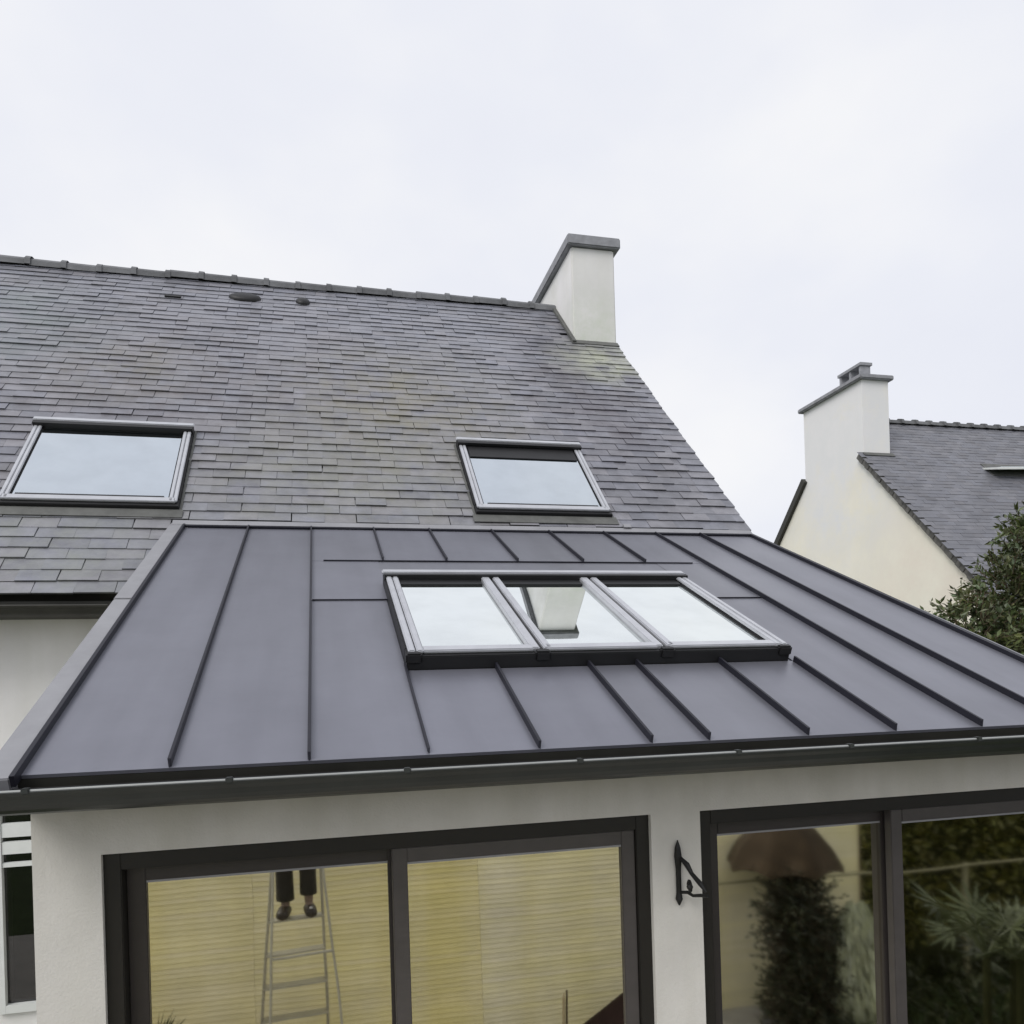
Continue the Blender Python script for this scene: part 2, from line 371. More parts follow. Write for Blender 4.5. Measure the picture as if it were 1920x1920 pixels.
# chimney
cz = CHY0*0
b = MB(); b.box(CHX0, CHX1, CHY0, CHY1, 6.35, 7.72)
ch = part('chimney', b, M_white, house, bevel=.012)
b = MB(); b.box(2.862, 3.502, 8.535, 10.16, 7.722, 7.842); part('chimney_cap', b, M_cap, ch, bevel=.012)
b = MB(); b.box(2.96, 3.40, 8.75, 9.9, 7.844, 7.86); part('flue_slab', b, M_cap, ch)
b = MB(); b.fbox(SL, CHX0-.05, CHX1+.0, CH_S-.10, CH_S-.005, .022, .036); part('chimney_flashing', b, M_lead, ch)
b = MB(); b.fbox(SL, CHX0-.045, CHX0-.002, CH_S-.08, RIDGE_S-.05, .024, .055); part('soaker', b, M_lead, ch)

# verge strip along the right gable
b = MB(); b.fbox(SL, XR-.02, XR+.012, .04, CH_S-.03, -.09, -.005); part('verge_board', b, M_soffit, house)

def roof_window(W, dark_top):
    x0, x1, s0, s1 = W; h = .074
    b = MB()
    b.fbox(SL, x0, x1, s0-.01, s0+.085, -.01, h-.014); b.fbox(SL, x0, x1, s1-.10, s1, -.01, h+.012)
    b.fbox(SL, x0, x0+.075, s0+.086, s1-.101, -.01, h-.012); b.fbox(SL, x1-.075, x1, s0+.086, s1-.101, -.01, h-.012)
    w_ = part('roof_window', b, M_dark, house, bevel=.004)
    for a, c in ((x0+.010, x0+.036), (x0+.040, x0+.064), (x1-.036, x1-.010), (x1-.064, x1-.040)):
        part('side_cover', MB().fbox(SL, a, c, s0+.03, s1-.105, h-.010, h+.006), M_alu, w_, bevel=.004)
    part('top_hood', MB().fbox(SL, x0-.008, x1+.008, s1-.050, s1-.002, h+.014, h+.028), M_alu, w_, bevel=.006)
    part('hood_lip', MB().fbox(SL, x0, x1, s1-.105, s1-.063, h+.004, h+.028), M_dark, w_)
    part('bottom_rail', MB().fbox(SL, x0+.02, x1-.02, s0+.022, s0+.075, h-.012, h+.006), M_alu, w_, bevel=.004)
    part('sash_gasket', MB().fbox(SL, x0+.10, x1-.10, s0+.076, s0+.094, h-.010, h+.003), M_dark, w_)
    part('pane', MB().fbox(SL, x0+.076, x1-.076, s0+.088, s1-.102, h-.030, h-.014), M_gwin, w_)
    if dark_top:
        part('blind_box', MB().fbox(SL, x0+.08, x1-.08, s1-.28, s1-.103, h-.012, h-.004), M_dark, w_)
    part('lower_apron', MB().fbox(SL, x0-.03, x1+.03, s0-.11, s0-.012, .030, .036), M_lead, w_)
    for a, c in ((x0-.018, x0-.002), (x1+.002, x1+.018)):
        part('side_flashing', MB().fbox(SL, a, c, s0-.05, s1, .024, .031), M_lead, w_)
    return w_
roof_window(WINL, False); roof_window(WINR, True)
# roof vents near the ridge
for (px_, ss, sx, sy) in ((-.707, 4.47, .17, .10), (-.10, 4.48, .075, .085)):
    b = MB(); n_ = 14
    rings = []
    for (k, hh) in ((1.0, .02), (.95, .045), (.7, .06), (.25, .066)):
        rings.append([SL(px_+sx*k*math.cos(2*math.pi*j/n_), ss+sy*k*math.sin(2*math.pi*j/n_), hh) for j in range(n_)])
    vs = [p for r_ in rings for p in r_]
    fs = [(a*n_+j, a*n_+(j+1) % n_, (a+1)*n_+(j+1) % n_, (a+1)*n_+j) for a in range(3) for j in range(n_)] + [tuple(3*n_+j for j in range(n_))]
    b.add(vs, fs); part('roof_vent', b, M_dark, house, smooth=True)
part('vent_slot', MB().fbox(SL, -1.50, -1.34, 4.30, 4.335, .02, .045), M_dark, house)

# gutter and soffit of the left eave
gb = MB(); ey, ez = 5.165, 3.225
def gutter(b, x0, x1, cy, cz_, r, wall=.006):
    prof = []
    for k in range(13):
        q = math.pi*k/12; prof.append((cy-r*math.cos(q), cz_-r*math.sin(q)))
    prof = [(cy-r-.006, cz_+.010), (cy-r-.012, cz_+.004), (cy-r-.008, cz_-.006)] + prof[1:]
    inner = [(cy-(r-wall)*math.cos(math.pi*k/12), cz_-(r-wall)*math.sin(math.pi*k/12)+.002) for k in range(12, -1, -1)]
    b.prism(prof+inner, 'x', x0, x1)
gutter(gb, XL, -1.24, ey, ez+.012, .048)
part('gutter', gb, M_soffit, house)
part('soffit', MB().box(XL, -1.02, 5.235, 5.498, 3.195, 3.215), M_soffit, house)
part('fascia', MB().box(XL, -1.02, 5.233, 5.255, 3.217, 3.28), M_soffit, house)
# ground floor window left of the extension: frame, slats of a half raised shutter, dark pane
wf = MB(); wf.box(-2.019, -1.975, 5.47, 5.54, .75, 2.02); wf.box(-1.045, -1.0, 5.47, 5.54, .75, 2.02); wf.box(-1.974, -1.046, 5.47, 5.54, .75, .80); wf.box(-1.974, -1.046, 5.47, 5.54, 1.985, 2.02)
wn = part('window', wf, M_paintw, house)
part('pane', MB().box(-1.974, -1.046, 5.51, 5.52, .801, 1.984), M_gdark, wn)
for z0, z1 in ((1.84, 1.925), (1.735, 1.81), (1.655, 1.68)):
    part('shutter_slat', MB().hexa([(-1.972, 5.478, z0), (-1.048, 5.478, z0), (-1.048, 5.50, z0+.01), (-1.972, 5.50, z0+.01), (-1.972, 5.478, z1), (-1.048, 5.478, z1), (-1.048, 5.50, z1+.004), (-1.972, 5.50, z1+.004)]), M_paintw, wn)
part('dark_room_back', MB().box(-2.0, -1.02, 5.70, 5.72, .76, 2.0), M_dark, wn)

# ------------------------------------------------------------------ extension
ext = thing('extension', 'single storey extension with standing seam grey zinc roof and triple rooflight', 'extension', (1.2, 4.2, GZ))
def panel(x0, x1, s0, s1, lift=0):
    b = MB(); v = random.uniform(.965, 1.035); b.tint = (v, v, v*random.uniform(.99, 1.02))
    nx, ns = 5, max(2, int((s1-s0)/.35)); ph = random.uniform(0, 6); am = random.uniform(.0008, .0022)
    vs = []
    for j in range(ns+1):
        for i in range(nx+1):
            u, t_ = i/nx, j/ns
            edge = math.sin(math.pi*u)*min(1, 4*t_, 4*(1-t_))
            vs.append(EX(x0+(x1-x0)*u, s0+(s1-s0)*t_, lift + am*edge*math.sin(ph+t_*(s1-s0)*3.1+u)))
    m_ = (nx+1)*(ns+1)
    vs += [EX(x0+(x1-x0)*i/nx, s0, lift-.012) for i in range(nx+1)]
    fs = [(j*(nx+1)+i, j*(nx+1)+i+1, (j+1)*(nx+1)+i+1, (j+1)*(nx+1)+i) for j in range(ns) for i in range(nx)]
    fs += [(m_+i, m_+i+1, i+1, i) for i in range(nx)]
    b.add(vs, fs); return part('zinc_panel', b, M_zinc, ext, smooth=False)
LV, RV = -.886, 3.385
for x0, x1 in ((LV, -.474), (-.474, -.053), (2.562, 2.944), (2.944, RV)): panel(x0, x1, 0, TOP)
ux = [-.053, .381, .781, 1.246, 1.692, 2.131, 2.562]
for x0, x1 in zip(ux, ux[1:]): panel(x0, x1, 2.51, TOP, .004)
lx = [.337, .722, 1.14, 1.366, 1.775, 2.16]
for x0, x1 in zip(lx, lx[1:]): panel(x0, x1, 0, .74)
panel(-.053, .337, 0, 1.72); panel(-.053, .350, 1.72, 2.51, .003)
panel(2.16, 2.562, 0, 1.73); panel(2.20, 2.562, 1.73, 2.51, .003)
panel(.350, 2.20, 2.01, 2.51, .0015)
panel(2.11, 2.215, .70, 2.03, -.005); panel(.325, .42, .70, 2.03, -.005)
def seam(x, s0, s1, wd=.010, ht=.027):
    b = MB(); b.fbox(EX, x-wd/2, x+wd/2, s0, s1, .0, ht)
    b.add([EX(x-wd/2, s0, 0), EX(x+wd/2, s0, 0), EX(x+wd/2, s0, ht), EX(x-wd/2, s0, ht), EX(x, s0-.012, .001)], [(0, 1, 4), (1, 2, 4), (2, 3, 4), (3, 0, 4)])
    part('standing_seam', b, M_seam, ext)
for x in (-.474, -.053, 2.562, 2.944): seam(x, .012, TOP-.01)
for x in ux[1:-1]: seam(x, 2.525, TOP-.01)
for x in lx[1:-1]: seam(x, .012, .742)
seam(.337, .02, .80, .008, .016); seam(2.16, .012, .735)
for (x0, x1, s_) in ((-.045, .345, 1.72), (2.22, 2.552, 1.73)): part('cross_welt', MB().fbox(EX, x0, x1, s_-.004, s_+.002, .002, .0075), M_seam, ext)
part('cross_welt', MB().fbox(EX, .02, 2.47, 2.507, 2.514, .003, .011), M_seam, ext)
# verge cappings
for s0, s1 in ((-.05, 1.70), (1.706, TOP+.05)):
    part('verge_capping', MB().fbox(EX, -.985, -.9005, s0, s1, -.10, .018+(.003 if s0 > 1 else 0)), M_verge, ext, bevel=.004)
part('verge_upstand', MB().fbox(EX, -.9, -.886, -.05, TOP, -.01, .026), M_seam, ext)
part('verge_capping', MB().fbox(EX, RV+.001, RV+.03, -.05, TOP+.02, -.06, .022), M_seam, ext)
part('verge_drip', MB().fbox(EX, RV+.031, RV+.05, -.05, 1.6, -.05, .018), M_verge, ext)
# head flashing where zinc meets slate
part('head_flashing', MB().fbox(SL, -.97, XR+.01, -.022, .030, .024, .033), M_verge, ext)
part('flashing_lip', MB().fbox(SL, -.955, XR+.005, -.034, -.0225, .002, .030), M_seam, ext)
part('flashing_patch', MB().fbox(SL, 2.31, 2.38, .02, .075, .036, .046), M_verge, ext, bevel=.006)
# structural deck with the rooflight opening
dk = MB(); OX0, OX1, OS0, OS1 = .43, 2.10, .84, 1.86
for q in ((-.96, OX0, 0, TOP), (OX1, 3.38, 0, TOP), (OX0, OX1, 0, OS0), (OX0, OX1, OS1, TOP)): dk.fbox(EX, q[0], q[1], q[2], q[3], -.085, -.014)
part('roof_deck', dk, M_soffit, ext)

# rooflight: three panes side by side
X0, X1, S0, S1, H = .340, 2.138, .745, 2.02, .066
b = MB(); b.fbox(EX, X0, X1, S0, S0+.10, -.02, H-.006); b.fbox(EX, X0, X1, S1-.11, S1, -.02, H+.004); b.fbox(EX, X0, X0+.08, S0+.101, S1-.111, -.02, H-.006); b.fbox(EX, X1-.08, X1, S0+.101, S1-.111, -.02, H-.006)
rl = part('rooflight', b, M_dark, ext, bevel=.004)
mull = [(.874, .984), (1.456, 1.566)]
for a, c in ((X0+.008, X0+.038), (X0+.043, X0+.072), (X1-.038, X1-.008), (X1-.072, X1-.043)):
    part('side_cover', MB().fbox(EX, a, c, S0+.02, S1-.115, H-.004, H+.014), M_alu, rl, bevel=.005)
for a, c in mull:
    part('mullion', MB().fbox(EX, a+.004, a+.050, S0+.035, S1-.115, H-.03, H+.012), M_alu, rl, bevel=.005)
    part('mullion_gap', MB().fbox(EX, a+.0505, a+.0675, S0+.03, S1-.115, H-.03, H-.002), M_dark, rl)
    part('mullion', MB().fbox(EX, a+.068, c-.004, S0+.035, S1-.115, H-.03, H+.012), M_alu, rl, bevel=.005)
bays = [(X0+.075, mull[0][0]), (mull[0][1], mull[1][0]), (mull[1][1], X1-.075)]
for a, c in bays:
    part('pane', MB().fbox(EX, a, c, S0+.095, S1-.12, H-.028, H-.012), M_groof, rl)
    part('pane_gasket', MB().fbox(EX, a+.02, c-.01, S0+.083, S0+.098, H-.011, H-.002), M_dark, rl)
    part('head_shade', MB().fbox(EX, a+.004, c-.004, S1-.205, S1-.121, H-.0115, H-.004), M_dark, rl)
for a, c in ((X0+.07, mull[0][0]+.02), (mull[0][1]-.03, mull[1][0]+.02), (mull[1][1]-.03, X1-.05)):
    part('bottom_cover', MB().fbox(EX, a, c, S0+.025, S0+.080, H-.005, H+.012), M_alu, rl, bevel=.005)
for xx in (X0+.03, .93, 1.515, X1-.03):
    part('corner_cap', MB().fbox(EX, xx-.035, xx+.035, S0-.008, S0+.03, H-.04, H+.008), M_dark, rl, bevel=.008)
part('top_hood', MB().fbox(EX, X0-.008, X1+.008, S1-.07, S1-.01, H+.006, H+.024), M_alu, rl, bevel=.006)
part('hood_lip', MB().fbox(EX, X0, X1, S1-.125, S1-.092, H-.004, H+.024), M_dark, rl)

# walls
YW = 2.85
b = MB(); ZH = 2.17
b.box(-.94, -.735, YW, 3.1, GZ, ZH); b.box(1.222, 1.431, YW, 3.1, GZ, ZH); b.box(3.29, 3.38, YW, 3.1, GZ, ZH); b.box(-.94, 3.38, YW, 3.1, ZH, 2.45)
for a, c in ((-.735, 1.222), (1.431, 3.29)): b.box(a, c, YW, 3.1, GZ, -.021)
part('front_wall', b, M_render, ext)
for a, c in ((-.94, -.70), (3.20, 3.38)):
    part('side_wall', MB().prism([(3.101, GZ), (5.498, GZ), (5.498, 3.58), (3.101, 2.53)], 'x', a, c), M_render, ext)
part('floor', MB().box(-.70, 3.2, 3.101, 5.519, -.1, -.01), mat('interior_tiles', (.32, .27, .2), .4, 0, .5, (3, .1)), ext)
part('fascia', MB().box(-1.0, 3.41, 2.592, 2.614, 2.375, 2.425), M_dark, ext)  # coloured black to carry the shade of the gap behind the gutter
part('soffit', MB().box(-1.0, 3.41, 2.615, 2.848, 2.376, 2.388), M_soffit, ext)
gb = MB(); gutter(gb, -1.06, 3.46, 2.528, 2.428, .068); gt = part('gutter', gb, M_gutter, ext)
ln_ = MB(); gutter(ln_, -1.055, 3.455, 2.528, 2.4285, .0615, .003); part('gutter_inner_shade', ln_, M_dark, gt)  # black inner skin added: shade inside the gutter put in as colour
lip = MB().tube([(-1.06, 2.456, 2.434), (3.46, 2.456, 2.434)], .0055, 8); part('gutter_bead', lip, mat('gutter_lip_highlight', (.30, .31, .30), .35, .1, .5, (6, .15)), gt)  # pale bead colour paints the highlight along the gutter lip
for x in (-.82, -.28, .245, .81, 1.385, 1.83, 2.38, 2.93):
    part('gutter_bracket', MB().box(x-.011, x+.011, 2.446, 2.474, 2.426, 2.4435), M_gutter, gt, bevel=.003)

def sliding_door(x0, x1, xm, M_pane):
    """xm: left edge of the meeting stile"""
    b = MB(); y0, y1 = 2.872, 3.0
    b.box(x0, x0+.055, y0, y1, -.02, ZH-.002); b.box(x1-.055, x1, y0, y1, -.02, ZH-.002); b.box(x0+.055, x1-.055, y0, y1, ZH-.060, ZH-.002); b.box(x0+.055, x1-.055, y0, y1, -.02, .03)
    d = part('sliding_door', b, M_jamb, ext, bevel=.003)
    mid = xm+.026
    for (a, c, ya, mm) in ((x0+.056, xm+.05, 2.935, M_frame), (xm, x1-.056, 2.885, M_frame2)):
        st = .062 if mm is M_frame else .056
        b = MB(); yb_ = ya+.042
        zt = ZH-.061
        b.box(a, a+st, ya, yb_, .031, zt); b.box(c-st, c, ya, yb_, .031, zt); b.box(a+st, c-st, ya, yb_, zt-.055, zt); b.box(a+st, c-st, ya, yb_, .031, .10)
        part('sash', b, mm, d, bevel=.003)
        part('pane', MB().box(a+st, c-st, ya+.016, ya+.024, .10, zt-.055), M_pane, d)
        part('glazing_bead', MB().box(a+st, c-st, ya+.004, ya+.014, zt-.063, zt-.0555), M_paintw if False else M_verge, d)
    part('handle', MB().box(x1-.056-.040, x1-.056-.018, 2.862, 2.884, .95, 1.15), M_dark, d, bevel=.004)
    return d
sliding_door(-.735, 1.222, .222, M_gdoor); sliding_door(1.431, 3.29, 2.335, M_gdoor2)

# wrought iron bracket on the pier between the doors
wb = thing('wall_bracket', 'black wrought iron scroll bracket on the grey pier between the glass doors', 'bracket', (1.326, YW, 1.82))
b = MB(); b.tube([(1.326, 2.838, 2.065), (1.326, 2.838, 2.035), (1.326, 2.838, 2.0), (1.326, 2.838, 1.95), (1.326, 2.838, 1.86), (1.326, 2.838, 1.835), (1.326, 2.838, 1.81)], [.002, .012, .016, .011, .011, .015, .003], 8)
part('back_plate', b, M_iron, wb)
b = MB(); b.tube([(1.33, 2.832, 2.0), (1.345, 2.80, 1.975), (1.352, 2.775, 1.945), (1.365, 2.73, 1.915), (1.372, 2.70, 1.89)], [.006, .011, .008, .010, .004], 8); part('brace', b, M_iron, wb)
b = MB(); b.tube([(1.33, 2.832, 1.862), (1.345, 2.80, 1.868), (1.352, 2.77, 1.862), (1.365, 2.73, 1.872), (1.375, 2.69, 1.878)], [.006, .007, .006, .007, .005], 8); part('arm', b, M_iron, wb)
b = MB(); pts = []
for k in range(16):
    q = 2*math.pi*k/12; r = .026-.0011*k; pts.append((1.347+.2*r*math.cos(q), 2.785+r*math.cos(q), 1.893+r*math.sin(q)))
b.tube(pts, .0055, 6); part('scroll', b, M_iron, wb)
b = MB(); b.lathe([(.001, -.012), (.010, -.008), (.013, 0), (.010, .008), (.001, .012)], (1.347, 2.785, 1.893), 10); part('boss', b, M_iron, wb)

# ------------------------------------------------------------------ neighbour's house
nb = thing('neighbour_house', 'neighbouring cream house with slate roof and broad white chimney, beyond the extension roof', 'house', (15, 15.5, GZ))
GX = 11.352; NY, NZ = 14.5, 7.407
NF = frame((0, NY, NZ), T)
RYn = 15.545; RSn = (RYn-NY)/math.cos(T); RZn = NZ+(RYn-NY)*math.tan(T)
ES = -(NY-11.15)/math.cos(T)
XE = 21.0
ybn = 2*RYn
ez_ = NF(0, ES, 0)[2]
part('gable_wall', MB().prism([(11.4, GZ), (ybn-11.4, GZ), (ybn-11.4, ez_+.13), (RYn, RZn-.12), (11.4, ez_+.13)], 'x', GX, GX+.3), M_cream, nb)
part('front_wall', MB().box(GX+.301, XE, 11.4, 11.65, GZ, ez_+.05), M_cream, nb)
part('rear_wall', MB().box(GX+.301, XE, ybn-11.65, ybn-11.4, GZ, ez_+.05), M_cream, nb)
part('roof_deck', MB().fbox(NF, GX+.02, XE, ES, RSn-.02, -.10, -.012), M_soffit, nb)
def NFB(x, s, h): p = NF(x, s, h); return (p[0], ybn-p[1], p[2])
b = MB(); b.hexa([NFB(*q) for q in [(GX+.02, ES, -.1), (XE, ES, -.1), (XE, RSn-.02, -.1), (GX+.02, RSn-.02, -.1), (GX+.02, ES, .02), (XE, ES, .02), (XE, RSn-.02, .02), (GX+.02, RSn-.02, .02)]])
part('rear_roof', b, M_slate2, nb)
b = MB(); b.hexa([NFB(*q) for q in [(GX-.09, ES, -.12), (GX+.018, ES, -.12), (GX+.018, -.02, -.12), (GX-.09, -.02, -.12), (GX-.09, ES, .03), (GX+.018, ES, .03), (GX+.018, -.02, .03), (GX-.09, -.02, .03)]]); part('rear_verge', b, M_soffit, nb)
def skip_nb(x, s): return x < 12.0 and s > -.02
def near_nb(p): return (p-CAM).length + (40 if p.x > 17.2 else 0) + (40 if p.z < 4.2 else 0)
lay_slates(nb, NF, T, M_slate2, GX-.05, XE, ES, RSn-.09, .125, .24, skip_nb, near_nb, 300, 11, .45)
# stepped verge slates overhanging the gable
b = MB()
s_ = ES
while s_ < -.04:
    b.fbox(NF, GX-.075-random.uniform(0, .02), GX+.03, s_, s_+.118, -.15+random.uniform(-.006, .006), -.004); s_ += .125
part('verge_slates', b, mat('verge_slate', (.13, .125, .115), .7, 0, .4, (9, .3)), nb, kind='stuff')
x = 12.01
while x < XE:
    b = MB(); v = random.uniform(.8, 1.15); b.tint = (v, v, v)
    def sect(xx, r): return [(xx, RYn+r*1.25*math.sin(q), RZn-.03+r*math.cos(q)) for q in [-1.7, -.8, 0, .8, 1.7]]
    rings = [sect(x, .10), sect(x+.32, .095), sect(x+.322, .13), sect(x+.395, .125)]
    b.add([p for r_ in rings for p in r_], [(a*5+k, a*5+k+1, a*5+6+k, a*5+5+k) for a in range(3) for k in range(4)])
    part('ridge_tile', b, M_ridge, nb); x += .385
zc = ez_+.13 + (RZn-.12-ez_-.13)*(NY-11.4)/(RYn-11.4)
b = MB(); b.prism([(NY, zc), (NY, 8.985), (2*RYn-NY, 8.985), (2*RYn-NY, zc), (RYn, RZn-.12)], 'x', GX, 12.0); c2 = part('chimney', b, M_cream, nb)
part('chimney_cap', MB().box(GX-.10, 12.09, NY-.09, 16.69, 8.987, 9.085), M_cap, c2, bevel=.02)
b = MB(); b.box(11.50, 11.80, 14.72, 15.50, 9.40, 9.46)
for yy in (14.75, 15.08, 15.41): b.box(11.53, 11.77, yy, yy+.06, 9.086, 9.399)
part('chimney_cowl', b, M_cap, c2)
part('chimney_flashing', MB().fbox(NF, GX-.05, 12.05, -.12, -.01, .02, .034), M_lead, c2)
# roof window standing open: its sash seen edge on
b = MB(); b.hexa([(14.06, 13.75, 6.95), (15.6, 13.75, 7.01), (15.6, 14.3, 7.15), (14.06, 14.3, 7.09), (14.06, 13.75, 7.0), (15.6, 13.75, 7.06), (15.6, 14.3, 7.19), (14.06, 14.3, 7.13)])
rw = part('roof_window', b, M_paintw, nb, bevel=.006)
part('frame', MB().fbox(NF, 14.12, 15.5, -.75, -.28, -.01, .03), M_lead, rw)
part('pane', MB().hexa([(14.16, 13.80, 7.0175), (15.5, 13.80, 7.0695), (15.5, 14.25, 7.181), (14.16, 14.25, 7.129), (14.16, 13.80, 7.028), (15.5, 13.80, 7.080), (15.5, 14.25, 7.192), (14.16, 14.25, 7.140)]), M_gwin, rw)
part('gutter', MB().tube([(GX-.1, 11.08, ez_-.05), (XE, 11.08, ez_-.05)], .07, 8), M_gutter, nb)

# ------------------------------------------------------------------ foliage helper
def leaf_mat(name, c, rough=.45):
    return mat(name, c, rough, 0, .4, (1.6, .3, 3), None, True)
M_leaf = leaf_mat('shrub_leaf', (.075, .098, .042), .35); M_bark = mat('bark', (.10, .075, .05), .9, 0, .2, (12, .3))
def leaf(b, p, d, up_, L_, W_):
    d = d.normalized(); sd_ = d.cross(up_)
    sd_ = sd_.normalized() if sd_.length > 1e-4 else d.orthogonal().normalized()
    nn = sd_.cross(d)
    a = p; c = p + d*L_; l = p + d*L_*.45 + sd_*W_ + nn*W_*.35; r = p + d*L_*.45 - sd_*W_ + nn*W_*.35
    b.add([a, r, c, l], [(0, 1, 2), (0, 2, 3)])
def rdir(rng):
    while True:
        v = Vector((rng.uniform(-1, 1), rng.uniform(-1, 1), rng.uniform(-1, 1)))
        if .05 < v.length < 1: return v.normalized()
def foliage(clumps, ntwig, nleaf, L_, rng):
    b = MB(); tw = MB()
    tot = sum(r**2 for _, r in clumps)
    for c, r in clumps:
        c = Vector(c)
        for _ in range(int(ntwig*r*r/tot)):
            d = rdir(rng); k = rng.uniform(.35, 1.0)**.6 * rng.choice([.9, 1, 1, 1.13])
            p0 = c + d*r*k*.72; dirn = (d + rdir(rng)*.6 + Vector((0, 0, .35))).normalized(); ln = rng.uniform(.18, .36)
            p1 = p0 + dirn*ln
            tw.tube([p0, p1], [.005, .002], 3, False)
            v = rng.uniform(.55, 1.6); b.tint = (v*rng.uniform(.9, 1.2), v, v*rng.uniform(.7, 1.1))
            for j in range(nleaf):
                t_ = rng.uniform(.15, 1.05); q = p0 + dirn*ln*t_
                leaf(b, q, dirn*.7+rdir(rng), rdir(rng), L_*rng.uniform(.6, 1.25), L_*rng.uniform(.17, .26))
    return b, tw
rng = random.Random(21)
sh = thing('shrub', 'bushy dark green broadleaf shrub beside the right edge of the zinc roof', 'shrub', (7.9, 7.3, GZ))
cl = [((6.72, 7.0, 3.05), .42), ((7.05, 7.0, 2.55), .6), ((7.5, 7.1, 3.45), .55), ((7.85, 7.15, 3.95), .45), ((7.5, 7.2, 2.5), .85), ((8.3, 7.3, 3.3), .9), ((8.4, 7.4, 4.1), .6), ((8.0, 7.4, 1.7), 1.1), ((8.9, 7.6, 2.6), 1.1)]
b, tw = foliage(cl, 4000, 9, .088, rng)
part('crown', b, M_leaf, sh); part('twigs', tw, M_bark, sh)
b = MB(); b.tube([(7.9, 7.3, GZ), (7.85, 7.3, .7), (7.95, 7.35, 1.6)], [.09, .075, .06], 8)
part('trunk', b, M_bark, sh)
for e_ in ((7.1, 7.05, 2.7), (7.6, 7.15, 3.5), (8.3, 7.35, 3.9), (8.7, 7.5, 2.6)):
    part('branch', MB().tube([(7.95, 7.35, 1.5), ((7.95+e_[0])/2, (7.35+e_[1])/2, (1.5+e_[2])/2+.15), e_], [.045, .03, .012], 6), M_bark, sh)

# ------------------------------------------------------------------ garden behind the camera (seen mirrored in the glass doors)
fc = thing('slat_fence', 'ochre and cream horizontal slat fence mirrored behind the ladder in the glass doors', 'fence', (1.2, -1.2, GZ))
M_slat = mat('pale_slat', (1, 1, 1), .7, 0, .3, (2.5, .10, 6), (30, .3, .004), True, streak=((1.6, .1, .10), (.96, .93, .68)))
bays_f = [(-2.6, -.65, 'b'), (-.648, 1.30, 'b'), (1.302, 3.25, 'c'), (3.252, 5.3, 'c')]
base = {'b': (.84, .765, .50), 'c': (.85, .79, .58)}
for x0, x1, k in bays_f:
    zz = GZ+.01
    for j in range(43):
        b = MB(); v = random.choice([.94, .97, .98, 1, 1.02]); q = base[k]; b.tint = (min(.9, q[0]*v), q[1]*v, q[2]*v*random.uniform(.94, 1.06))
        y_ = -1.15+random.uniform(-.001, .001)
        b.hexa([(x0, y_-.02, zz), (x1, y_-.02, zz), (x1, y_, zz), (x0, y_, zz), (x0, y_-.02, zz+.0435), (x1, y_-.02, zz+.0435), (x1, y_-.009, zz+.0435), (x0, y_-.009, zz+.0435)])
        part('slat', b, M_slat, fc); zz += .0445
for xx in (-2.6, -.649, 1.301, 3.251, 5.3): part('post', MB().box(xx-.035, xx+.035, -1.26, -1.172, GZ, 1.33), M_wood, fc)
part('top_cap', MB().box(-2.65, 5.35, -1.22, -1.13, 1.295, 1.33), M_paintw, fc)

# stepladder
ld = thing('stepladder', 'aluminium stepladder carrying the photographer, mirrored in the left glass door', 'ladder', (-.25, -.45, GZ+.04))
M_lad = mat('ladder_aluminium', (.42, .40, .33), .4, .4, .5, (10, .1)); M_rub = mat('rubber_foot', (.02, .02, .02), .7)
def lp(u, y, z): c_, s_ = math.cos(.13), math.sin(.13); return (-.26+u*c_-(y+.45)*s_*-1*0-(y+.45)*-s_, -.45+(y+.45)*c_+u*-s_, z)
for sg in (-1, 1):
    u0, u1 = sg*.25, sg*.17
    st = part('stile', MB().tube([lp(u0*1.2, -1.08, GZ+.05), lp(u1, -.24, 1.52)], .012, 6), M_lad, ld)
    part('foot', MB().tube([lp(u0*1.2, -1.08, GZ+.04), lp(u0*1.2, -1.08, GZ+.08)], .024, 8), M_rub, st)
    st = part('rear_leg', MB().tube([lp(sg*.31, .22, GZ+.05), lp(u1, -.20, 1.50)], .010, 6), M_lad, ld)
    part('foot', MB().tube([lp(sg*.31, .22, GZ+.04), lp(sg*.31, .22, GZ+.08)], .022, 8), M_rub, st)
for z in (-.27, .03, .33, .63, .925):
    t_ = (z-GZ-.05)/(1.47-GZ); y = -1.08+.84*t_; hw = .30-.13*t_
    a = [lp(u, yy, zz) for zz in (z-.014, z) for (u, yy) in ((-hw, y-.05), (hw, y-.05), (hw, y+.05), (-hw, y+.05))]
    part('tread', MB().hexa(a), M_lad, ld)
part('cross_brace', MB().tube([lp(-.26, .06, .20), lp(.26, .06, .20)], .010, 6), M_lad, ld)
part('cross_brace', MB().tube([lp(-.215, -.05, .76), lp(.215, -.05, .76)], .010, 6), M_lad, ld)
a = [lp(u, yy, zz) for zz in (1.505, 1.545) for (u, yy) in ((-.20, -.29), (.20, -.29), (.20, -.16), (-.20, -.16))]
part('top_cap', MB().hexa(a), mat('ladder_cap', (.06, .06, .06), .5), ld)

